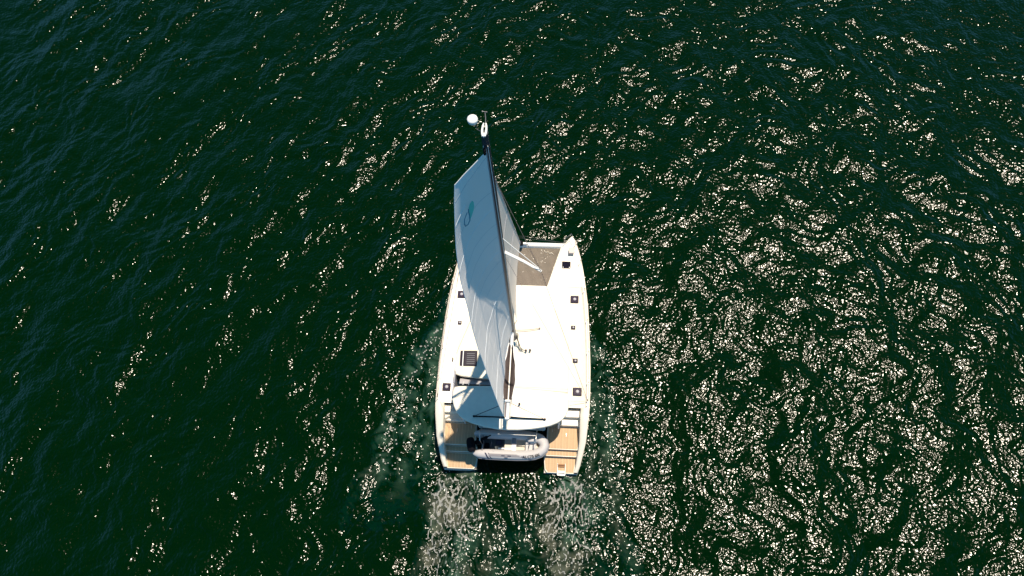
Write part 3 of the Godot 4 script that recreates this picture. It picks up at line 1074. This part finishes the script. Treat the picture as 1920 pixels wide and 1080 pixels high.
func make_rig(boat: Node3D) -> void:
	# mast
	var st := begin()
	tube(st, [Vector3(0, 3.35, 6.42), Vector3(0, 17.0, 6.42), Vector3(0, 20.25, 6.42)], [0.145, 0.135, 0.105], 18)
	var mast := obj("mast", st, M.mast_dark, boat)
	st = begin()
	box(st, at(0, 12.3, 6.56), Vector3(0.05, 14.8, 0.04), 0.01)
	obj("sail_track", st, M.vent_grey, mast)
	st = begin()
	for x: float in [-0.10, 0.11]:
		tube(st, [Vector3(x, 4.2, 6.55), Vector3(x * 1.2, 12, 6.57), Vector3(x * 0.6, 19.8, 6.54)], 0.012, 6)
	obj("halyard", st, M.white_paint, mast)
	# masthead fitting with its hole, wind wand, dome aerial
	st = begin()
	for s: float in [-1.0, 1.0]:
		var a := [Vector3(0.03 * s, 20.33, 6.16), Vector3(0.05 * s, 20.33, 6.26), Vector3(0.058 * s, 20.33, 6.38), Vector3(0.05 * s, 20.33, 6.50), Vector3(0.03 * s, 20.33, 6.60)]
		tube(st, a, [0.022, 0.03, 0.033, 0.032, 0.025], 8)
	box(st, at(0, 20.29, 6.52), Vector3(0.07, 0.06, 0.14), 0.02)
	box(st, at(0, 20.29, 6.24), Vector3(0.05, 0.05, 0.06), 0.02)
	obj("masthead_fitting", st, M.white_paint, mast)
	st = begin()
	tube(st, [Vector3(0.02, 20.31, 6.20), Vector3(0.02, 20.40, 6.04), Vector3(0.0, 20.50, 5.90)], 0.014, 6)
	tube(st, [Vector3(-0.07, 20.51, 5.90), Vector3(0.05, 20.51, 5.92)], 0.010, 6)
	ball(st, Vector3(-0.07, 20.51, 5.90), Vector3(0.024, 0.02, 0.024), 6, 8)
	ball(st, Vector3(0.05, 20.51, 5.92), Vector3(0.02, 0.02, 0.02), 6, 8)
	obj("wind_wand", st, M.wire, mast)
	st = begin()
	tube(st, [Vector3(-0.08, 20.2, 6.36), Vector3(-0.22, 20.12, 6.22), Vector3(-0.33, 20.32, 6.13)], 0.014, 6)
	obj("aerial_bracket", st, M.mast_dark, mast)
	st = begin()
	var c := Vector3(-0.33, 20.36, 6.14)
	tube(st, [c, c + Vector3(0, 0.02, 0), c + Vector3(0, 0.10, 0), c + Vector3(0, 0.15, 0), c + Vector3(0, 0.165, 0)], [0.10, 0.14, 0.15, 0.14, 0.06], 24)
	obj("dome_aerial", st, M.white_paint, mast)
	# spreaders and their struts
	for s: float in [-1.0, 1.0]:
		st = begin()
		tube(st, [Vector3(0.1 * s, 12.95, 6.42), Vector3(0.85 * s, 12.98, 6.80), Vector3(1.52 * s, 13.0, 7.20)], [0.065, 0.06, 0.045], 10, true, 0.5)
		obj("spreader", st, M.white_paint, mast)
		st = begin()
		tube(st, [Vector3(0.10 * s, 14.1, 6.45), Vector3(1.50 * s, 13.04, 7.16)], 0.016, 6)
		obj("spreader_strut", st, M.white_paint, mast)
		st = begin()
		tube(st, [Vector3(3.78 * s, 1.95, 9.15), Vector3(1.50 * s, 13.0, 7.20), Vector3(0.08 * s, 18.1, 6.42)], 0.010, 6)
		tube(st, [Vector3(3.76 * s, 1.95, 9.10), Vector3(0.10 * s, 12.7, 6.45)], 0.007, 6)
		var sh := obj("shroud", st, M.rope_red if s > 0 else M.wire, boat)
		st = begin()
		tube(st, [Vector3(3.785 * s, 1.93, 9.16), Vector3(3.73 * s, 2.25, 9.10)], 0.022, 6)
		obj("turnbuckle", st, M.hatch_frame, sh)
	# boom with its open sail bag
	st = begin()
	tube(st, [Vector3(0, 4.68, 6.62), Vector3(0, 4.66, 8.5), Vector3(0, 4.66, 10.82)], 0.085, 12, true, 1.5)
	var boom := obj("boom", st, M.white_paint, boat)
	for s: float in [-1.0, 1.0]:
		st = begin()
		var rows := []
		for k in 13:
			var z := lerpf(7.3, 9.95, k / 12.0)
			var w := 0.24 * sin(PI * pow(clampf(k / 12.0 * 0.80 + 0.06, 0.0, 1.0), 1.25)) + 0.05
			rows.append([Vector3(0.03 * s, 4.80, z), Vector3((w * 0.7 + 0.012 * sin(k * 2.3)) * s, 4.90, z), Vector3((w + 0.015 * sin(k * 1.7)) * s, 5.16 + 0.02 * sin(k * 1.1), z), Vector3((w + 0.03) * s, 5.14, z), Vector3((w * 0.8) * s, 4.86, z), Vector3(0.06 * s, 4.74, z)])
		loft(st, rows, true, s > 0.0)
		obj("sail_bag", st, M.bag_taupe, boom)
		st = begin()
		var edge := []
		for r in rows:
			edge.append(r[2] + Vector3(0.012 * s, 0.012, 0))
		tube(st, edge, 0.022, 6)
		obj("piping", st, M.white_paint, boom)
	st = begin()
	box(st, at(-0.02, 4.86, 9.98), Vector3(0.28, 0.10, 0.10), 0.03)
	obj("sheave_box", st, M.white_paint, boom)
	st = begin()
	box(st, at(0.0, 4.80, 10.80), Vector3(0.20, 0.24, 0.10), 0.03)
	obj("boom_fitting", st, M.white_paint, boom)
	for x: float in [-0.13, -0.09, 0.11, 0.15]:
		st = begin()
		tube(st, [Vector3(x, 4.82, 9.9), Vector3(x * 1.15, 4.84, 10.3), Vector3(x * 0.9, 4.82, 10.75)], 0.013, 6)
		obj("reef_line", st, M.rib_cream if absf(x) > 0.1 else M.rope_red, boom)
	for s: float in [-1.0, 1.0]:
		st = begin()
		tube(st, [Vector3(0.06 * s, 4.60, 10.0), Vector3(1.66 * s, top_y(1.66, 10.4) + 0.08, 10.42)], 0.016, 6)
		obj("mainsheet", st, M.rope_dark if s < 0.0 else M.rope_red, boat)
	# mainsail
	st = begin()
	var rows := []
	for i in 73:
		var v := i / 72.0
		var row := []
		for j in 25:
			row.append(main_pt(j / 24.0, v))
		rows.append(row)
	loft(st, rows, false, true)
	var sail := obj("mainsail", st, M.sailcloth, boat)
	for b in [[0.88, 0.93, 0.62], [0.735, 0.785, 0.03], [0.535, 0.58, 0.03], [0.32, 0.36, 0.03], [0.115, 0.15, 0.03]]:
		st = begin()
		var path := []
		for k in 25:
			var u := lerpf(b[2], 0.995, k / 24.0)
			path.append(Vector2(u, lerpf(b[1], b[0], u)))
		main_strip(st, path, 0.026, 0.008)
		obj("batten", st, M.batten, sail)
	# cloth seams between the battens
	for vs: float in [0.05, 0.2, 0.28, 0.42, 0.49, 0.62, 0.68, 0.82, 0.95]:
		st = begin()
		var sp := []
		for k in 21:
			sp.append(Vector2(k / 20.0 * 0.99 + 0.005, vs + 0.035 * (1.0 - k / 20.0)))
		main_strip(st, sp, 0.012, 0.003)
		obj("seam", st, M.seam_grey, sail)
	# leech and head tapes
	st = begin()
	var lp := []
	for k in 40:
		lp.append(main_pt(1.0, k / 39.0))
	tube(st, lp, 0.016, 6)
	lp = []
	for k in 12:
		lp.append(main_pt(k / 11.0, 1.0))
	tube(st, lp, 0.016, 6)
	obj("edge_tape", st, M.batten, sail)
	st = begin()
	box(st, at(-0.02, 19.72, 6.66), Vector3(0.07, 0.22, 0.16), 0.02)
	obj("headboard", st, M.black, sail)
	# emblem: a filled leaf and a hooked outline
	var leaf := [Vector2(0.44, 0.881), Vector2(0.50, 0.880), Vector2(0.535, 0.872), Vector2(0.535, 0.860), Vector2(0.50, 0.846), Vector2(0.505, 0.832), Vector2(0.515, 0.822), Vector2(0.46, 0.828), Vector2(0.405, 0.838), Vector2(0.375, 0.850), Vector2(0.385, 0.866), Vector2(0.41, 0.876)]
	st = begin()
	var ctr := main_pt(0.455, 0.857, 0.008)
	for i in leaf.size():
		var a: Vector2 = leaf[i]
		var b: Vector2 = leaf[(i + 1) % leaf.size()]
		tri(st, ctr, main_pt(a.x, a.y, 0.008), main_pt(b.x, b.y, 0.008))
	obj("emblem_leaf", st, M.teal, sail)
	var curve := Curve2D.new()
	for q in [[0.535, 0.868], [0.535, 0.858], [0.51, 0.84], [0.505, 0.822], [0.56, 0.816], [0.63, 0.822], [0.675, 0.838], [0.66, 0.852], [0.58, 0.862]]:
		curve.add_point(Vector2(q[0], q[1]), Vector2(), Vector2())
	st = begin()
	main_strip(st, Array(curve.tessellate_even_length(3, 0.01)), 0.022, 0.010)
	obj("emblem_line", st, M.teal_dark, sail)
	# jib on its furling stay
	st = begin()
	rows = []
	var tack := Vector3(0, 2.48, 0.66)
	var head := Vector3(0, 17.9, 6.10)
	var clew := Vector3(0.12, 3.75, 5.62)
	for i in 49:
		var v := i / 48.0
		var row := []
		var lf := tack.lerp(head, v)
		var le := clew.lerp(head, v) + Vector3(-0.10 * sin(PI * pow(v, 0.8)), 0, 0.10 * sin(PI * v))
		var cc := le - lf
		var n := Vector3(-cc.z, 0, cc.x).normalized()
		for j in 17:
			var u := j / 16.0
			row.append(lf + cc * u + n * cc.length() * 0.02 * 4.0 * u * (1.0 - u))
		rows.append(row)
	loft(st, rows, false, true)
	var jib := obj("jib", st, M.jib_cloth, boat)
	st = begin()
	tube(st, [tack, head, Vector3(0, 18.4, 6.32)], 0.028, 8)
	obj("furling_stay", st, M.vent_grey, jib)
	for vv in [0.33, 0.6]:
		st = begin()
		var sp := []
		for j in 17:
			sp.append(rows[int(vv * 48)][j] + Vector3(0.006, 0.006, 0.0))
		tube(st, sp, 0.007, 5)
		obj("seam", st, M.vent_grey, jib)
	st = begin()
	tube(st, [clew, Vector3(-0.15, roof_y(0.15, 5.83) + 0.06, 5.83)], 0.014, 6)
	obj("jib_sheet", st, M.rope_dark, boat)


func make_rails(boat: Node3D) -> void:
	for s: float in [-1.0, 1.0]:
		var zz := [0.55, 1.6, 3.2, 4.9, 6.6, 8.2, 9.3]
		var top := []
		var mid := []
		for z: float in zz:
			var x := (table(z, OUT) - 0.13) * s
			var y := deck_y(z)
			var st := begin()
			tube(st, [Vector3(x, y, z), Vector3(x + 0.02 * s, y + 0.62, z)], 0.014, 6)
			tube(st, [Vector3(x, y, z), Vector3(x, y + 0.05, z)], 0.03, 6)
			obj("stanchion", st, M.steel, boat)
			top.append(Vector3(x + 0.02 * s, y + 0.61, z))
			mid.append(Vector3(x + 0.01 * s, y + 0.32, z))
		var st := begin()
		tube(st, top, 0.008, 5)
		tube(st, mid, 0.007, 5)
		obj("lifeline", st, M.rope_red, boat)
		st = begin()
		tube(st, [Vector3(2.35 * s, 2.05, 0.55), Vector3(2.38 * s, 2.65, 0.45), Vector3(2.74 * s, 2.70, 0.12), Vector3(2.98 * s, 2.66, 0.55), Vector3(2.95 * s, 2.1, 0.55)], 0.014, 6)
		obj("pulpit", st, M.steel, boat)
	# davits that carry the dinghy
	for x: float in [-1.42, 1.30]:
		var st := begin()
		tube(st, [Vector3(x, 1.4, 10.40), Vector3(x, 2.65, 10.95), Vector3(x, 2.85, 11.10), Vector3(x * 0.98, 2.70, 11.42)], 0.028, 8)
		tube(st, [Vector3(x * 0.98, 2.70, 11.42), Vector3(x * 0.95, 2.02, 11.46)], 0.010, 6)
		obj("davit", st, M.steel, boat)
	var st := begin()
	tube(st, [Vector3(-1.42, 2.83, 11.10), Vector3(1.30, 2.83, 11.10)], 0.022, 8)
	obj("davit_bar", st, M.steel, boat)


# ------------------------------------------------------------------ dinghy

func make_dinghy() -> void:
	var base := Vector3(0.05, 1.30, 11.38 + BOW)
	var d := thing("dinghy", "pale grey inflatable dinghy with black outboard slung across the catamaran's stern", "dinghy", base)
	var r := 0.235
	# U-shaped tube: port end cones, round the bow to starboard
	var pts := []
	var rad := []
	var side := func(sz: float) -> Array:
		return [[Vector3(-1.84, 0.42, 0.47 * sz), 0.07], [Vector3(-1.74, 0.42, 0.47 * sz), 0.15], [Vector3(-1.56, 0.42, 0.475 * sz), 0.21], [Vector3(-1.2, 0.42, 0.48 * sz), r], [Vector3(-0.5, 0.42, 0.485 * sz), r], [Vector3(0.3, 0.43, 0.48 * sz), r], [Vector3(0.8, 0.45, 0.46 * sz), r], [Vector3(1.15, 0.49, 0.41 * sz), r], [Vector3(1.42, 0.53, 0.31 * sz), r * 0.98], [Vector3(1.58, 0.56, 0.16 * sz), r * 0.97]]
	for q in side.call(1.0):
		pts.append(q[0])
		rad.append(q[1])
	pts.append(Vector3(1.63, 0.57, 0))
	rad.append(r * 0.97)
	var back: Array = side.call(-1.0)
	back.reverse()
	for q in back:
		pts.append(q[0])
		rad.append(q[1])
	var st := begin()
	tube(st, pts, rad, 18)
	var tb := obj("tube", st, M.hypalon, d)
	# rubbing strake, grey wear panel, stripes and handles on the after tube
	st = begin()
	var sk := []
	for i in range(2, pts.size() - 2):
		var a: Vector3 = pts[i]
		var dir: Vector3 = (pts[i + 1] - pts[i - 1]).normalized()
		var o := dir.cross(Vector3.UP).normalized()
		if o.dot(a - Vector3(0.2, a.y, 0)) < 0.0:
			o = -o
		sk.append(a + o * (rad[i] + 0.008) + Vector3(0, -0.05, 0))
	tube(st, sk, 0.03, 6)
	obj("rubbing_strake", st, M.hypalon_grey, tb)
	for q in [[-0.95, 0.35, 0.9, "wear_panel", "hypalon_grey", 0.16]]:
		st = begin()
		var rows := []
		for k in 13:
			var x := lerpf(-1.05, 0.72, k / 12.0)
			var row := []
			for j in 5:
				var a := lerpf(0.95, 1.50, j / 4.0)
				row.append(Vector3(x, 0.425, 0.483) + Vector3(0, sin(a), cos(a)) * (r + 0.005))
			rows.append(row)
		loft(st, rows)
		obj("wear_panel", st, M.hypalon_grey, tb)
	for x: float in [-1.22, -1.08]:
		st = begin()
		var rows := []
		for j in 9:
			var a := lerpf(0.05, 1.6, j / 8.0)
			var xx: float = x + 0.20 * (1.0 - j / 8.0)
			var w: float = 0.04 if x < -1.15 else 0.02
			rows.append([Vector3(xx - w, 0.42, 0.48) + Vector3(0, sin(a), cos(a)) * (r + 0.007), Vector3(xx + w, 0.42, 0.48) + Vector3(0, sin(a), cos(a)) * (r + 0.007)])
		loft(st, rows)
		obj("stripe", st, M.rib_navy, tb)
	for q in [[-0.35, 1.15], [-0.05, 1.15], [-0.2, 0.75], [0.62, 1.1], [-1.3, 0.0], [0.95, 0.0]]:
		st = begin()
		var a: float = q[1]
		var p := Vector3(q[0], 0.42, 0.483) + Vector3(0, sin(a), cos(a)) * (r + 0.01)
		if q[0] > 0.9:
			p.z -= 0.05
			p.y += 0.04
		box(st, Transform3D(Basis(Vector3.RIGHT, PI / 2 - a), p), Vector3(0.17, 0.025, 0.045), 0.01)
		obj("handle", st, M.rib_navy, tb)
	# lettering along the curve of the tube near the bow
	var text := "ALC756N"
	for k in text.length():
		var t := k / 6.0
		var x := lerpf(0.66, 1.30, t)
		var i := 0
		while i < 9 and pts[i + 1].x < x:
			i += 1
		var f: float = (x - pts[i].x) / (pts[i + 1].x - pts[i].x)
		var c: Vector3 = pts[i].lerp(pts[i + 1], f)
		var dir: Vector3 = (pts[i + 1] - pts[i]).normalized()
		var o := Vector3(-dir.z, 0, dir.x).normalized()
		if o.z < 0.0:
			o = -o
		var a := 0.95
		var n := (o * cos(a) + Vector3.UP * sin(a)).normalized()
		var upv := n.cross(dir).normalized()
		var tm := TextMesh.new()
		tm.text = text[k]
		var fnt := SystemFont.new()
		fnt.font_names = PackedStringArray(["Droid Sans"])
		fnt.font_weight = 700
		tm.font = fnt
		tm.font_size = 32
		tm.pixel_size = 0.0062
		tm.depth = 0.006
		var o2 := MeshInstance3D.new()
		o2.name = "letter"
		o2.mesh = tm
		o2.material_override = M.black
		o2.transform = Transform3D(Basis(dir, upv, n), c + n * (r + 0.006))
		tb.add_child(o2, true)
	# hull, floor, transom
	st = begin()
	var rows := []
	for q in [[-1.35, 0.42, 0.02], [-0.5, 0.42, 0.0], [0.4, 0.41, 0.02], [1.0, 0.34, 0.10], [1.4, 0.18, 0.28], [1.62, 0.02, 0.46]]:
		rows.append([Vector3(q[0], 0.30, q[1]), Vector3(q[0], q[2] + 0.06, q[1] * 0.55), Vector3(q[0], q[2] - 0.02, 0), Vector3(q[0], q[2] + 0.06, -q[1] * 0.55), Vector3(q[0], 0.30, -q[1])])
	loft(st, rows)
	obj("hull", st, M.hypalon, d)
	st = begin()
	box(st, at(-0.85, 0.22, 0), Vector3(1.05, 0.05, 0.72), 0.01)
	obj("floor", st, M.rib_floor, d)
	st = begin()
	box(st, at(0.55, 0.26, 0), Vector3(1.75, 0.06, 0.66), 0.015)
	obj("foredeck_floor", st, M.rib_cream, d)
	st = begin()
	box(st, at(0.98, 0.42, 0.02), Vector3(0.48, 0.28, 0.62), 0.04)
	var bl := obj("bow_locker", st, M.rib_cream, d)
	st = begin()
	box(st, at(0.98, 0.575, 0.02), Vector3(0.52, 0.03, 0.64), 0.012)
	obj("lid", st, M.hypalon, bl)
	st = begin()
	box(st, at(0.15, 0.52, 0), Vector3(0.23, 0.06, 1.06), 0.02)
	obj("thwart", st, M.white_paint, d)
	st = begin()
	box(st, at(-0.12, 0.40, 0.16), Vector3(0.40, 0.26, 0.30), 0.03)
	obj("box", st, M.rib_cream, d)
	st = begin()
	box(st, at(-0.30, 0.52, 0.21), Vector3(0.62, 0.03, 0.07), 0.01)
	obj("oar", st, M.white_paint, d)
	st = begin()
	box(st, at(-1.38, 0.42, 0), Vector3(0.06, 0.46, 0.74), 0.015)
	obj("transom", st, M.hypalon_grey, d)
	st = begin()
	box(st, at(-1.18, 0.36, 0.10), Vector3(0.22, 0.20, 0.30), 0.04)
	obj("fuel_tank", st, M.black, d)
	st = begin()
	ball(st, Vector3(1.05, 0.72, -0.22), Vector3(0.26, 0.15, 0.17), 8, 14)
	obj("rolled_cover", st, M.hypalon, d)
	# grab lines, lifting straps, seat pad
	for sz: float in [-1.0, 1.0]:
		st = begin()
		var gl := []
		for k in 17:
			var x := lerpf(-1.1, 1.0, k / 16.0)
			gl.append(Vector3(x, 0.60 + 0.02 * absf(sin(k * PI / 4.0)), (0.36 + 0.03 * absf(sin(k * PI / 4.0))) * sz - 0.04 * sz * smooth(0.4, 1.0, x)))
		tube(st, gl, 0.014, 6)
		obj("grab_line", st, M.rib_navy, d)
		for x: float in [-1.0, 0.85]:
			st = begin()
			tube(st, [Vector3(x, 0.30, 0.22 * sz), Vector3(x + 0.05, 0.80, 0.10 * sz), Vector3(x + 0.12, 1.30, 0.08)], 0.012, 6)
			obj("lifting_strap", st, M.rib_navy, d)
	st = begin()
	box(st, at(0.15, 0.565, -0.16), Vector3(0.21, 0.04, 0.36), 0.015)
	obj("seat_pad", st, M.hypalon_grey, d)
	st = begin()
	box(st, at(-0.62, 0.27, -0.12), Vector3(0.30, 0.08, 0.22), 0.03)
	obj("life_jacket_bag", st, M.rib_navy, d)
	# outboard, tilted up
	var mo := part("outboard_motor", d)
	st = begin()
	var tilt := Basis(Vector3.UP, 0.22) * Basis(Vector3(0, 0, 1), 0.5)
	var mrows := []
	for q in [[-0.34, 0.10, 0.08], [-0.31, 0.15, 0.13], [-0.18, 0.19, 0.165], [0.05, 0.20, 0.175], [0.24, 0.185, 0.165], [0.33, 0.15, 0.13], [0.36, 0.08, 0.07]]:
		var ring := []
		for k in 16:
			var a := TAU * k / 16
			var ca := cos(a)
			var sa := sin(a)
			ring.append(Vector3(-1.94, 0.70, 0.12) + tilt * Vector3(signf(ca) * pow(absf(ca), 0.6) * q[1], signf(sa) * pow(absf(sa), 0.6) * q[2], q[0]))
		mrows.append(ring)
	loft(st, mrows, true)
	fan(st, mrows[0])
	fan(st, mrows[-1], true)
	obj("cowling", st, M.black, mo)
	st = begin()
	box(st, Transform3D(Basis(Vector3(0, 0, 1), 0.35), Vector3(-1.56, 0.62, -0.02)), Vector3(0.42, 0.20, 0.22), 0.05)
	box(st, Transform3D(Basis(Vector3.UP, 0.5), Vector3(-1.36, 0.76, -0.16)), Vector3(0.50, 0.13, 0.15), 0.04)
	obj("clamp_bracket", st, M.black, mo)
	st = begin()
	tube(st, [Vector3(-1.30, 0.80, -0.2), Vector3(-0.98, 0.86, -0.34)], 0.03, 8)
	obj("tiller", st, M.black, mo)
	st = begin()
	tube(st, [Vector3(-1.80, 0.60, 0.0), Vector3(-2.0, 0.30, 0.0), Vector3(-2.10, 0.10, 0.0)], [0.09, 0.07, 0.05], 8)
	ball(st, Vector3(-2.12, 0.06, 0.0), Vector3(0.09, 0.05, 0.05), 6, 8)
	obj("leg", st, M.hatch_frame, mo)
	st = begin()
	for k in 3:
		var a := TAU * k / 3
		box(st, Transform3D(Basis(Vector3.RIGHT, a), Vector3(-2.22, 0.06, 0.0) + Vector3(0, cos(a), sin(a)) * 0.06), Vector3(0.02, 0.10, 0.06), 0.006)
	obj("propeller", st, M.steel, mo)
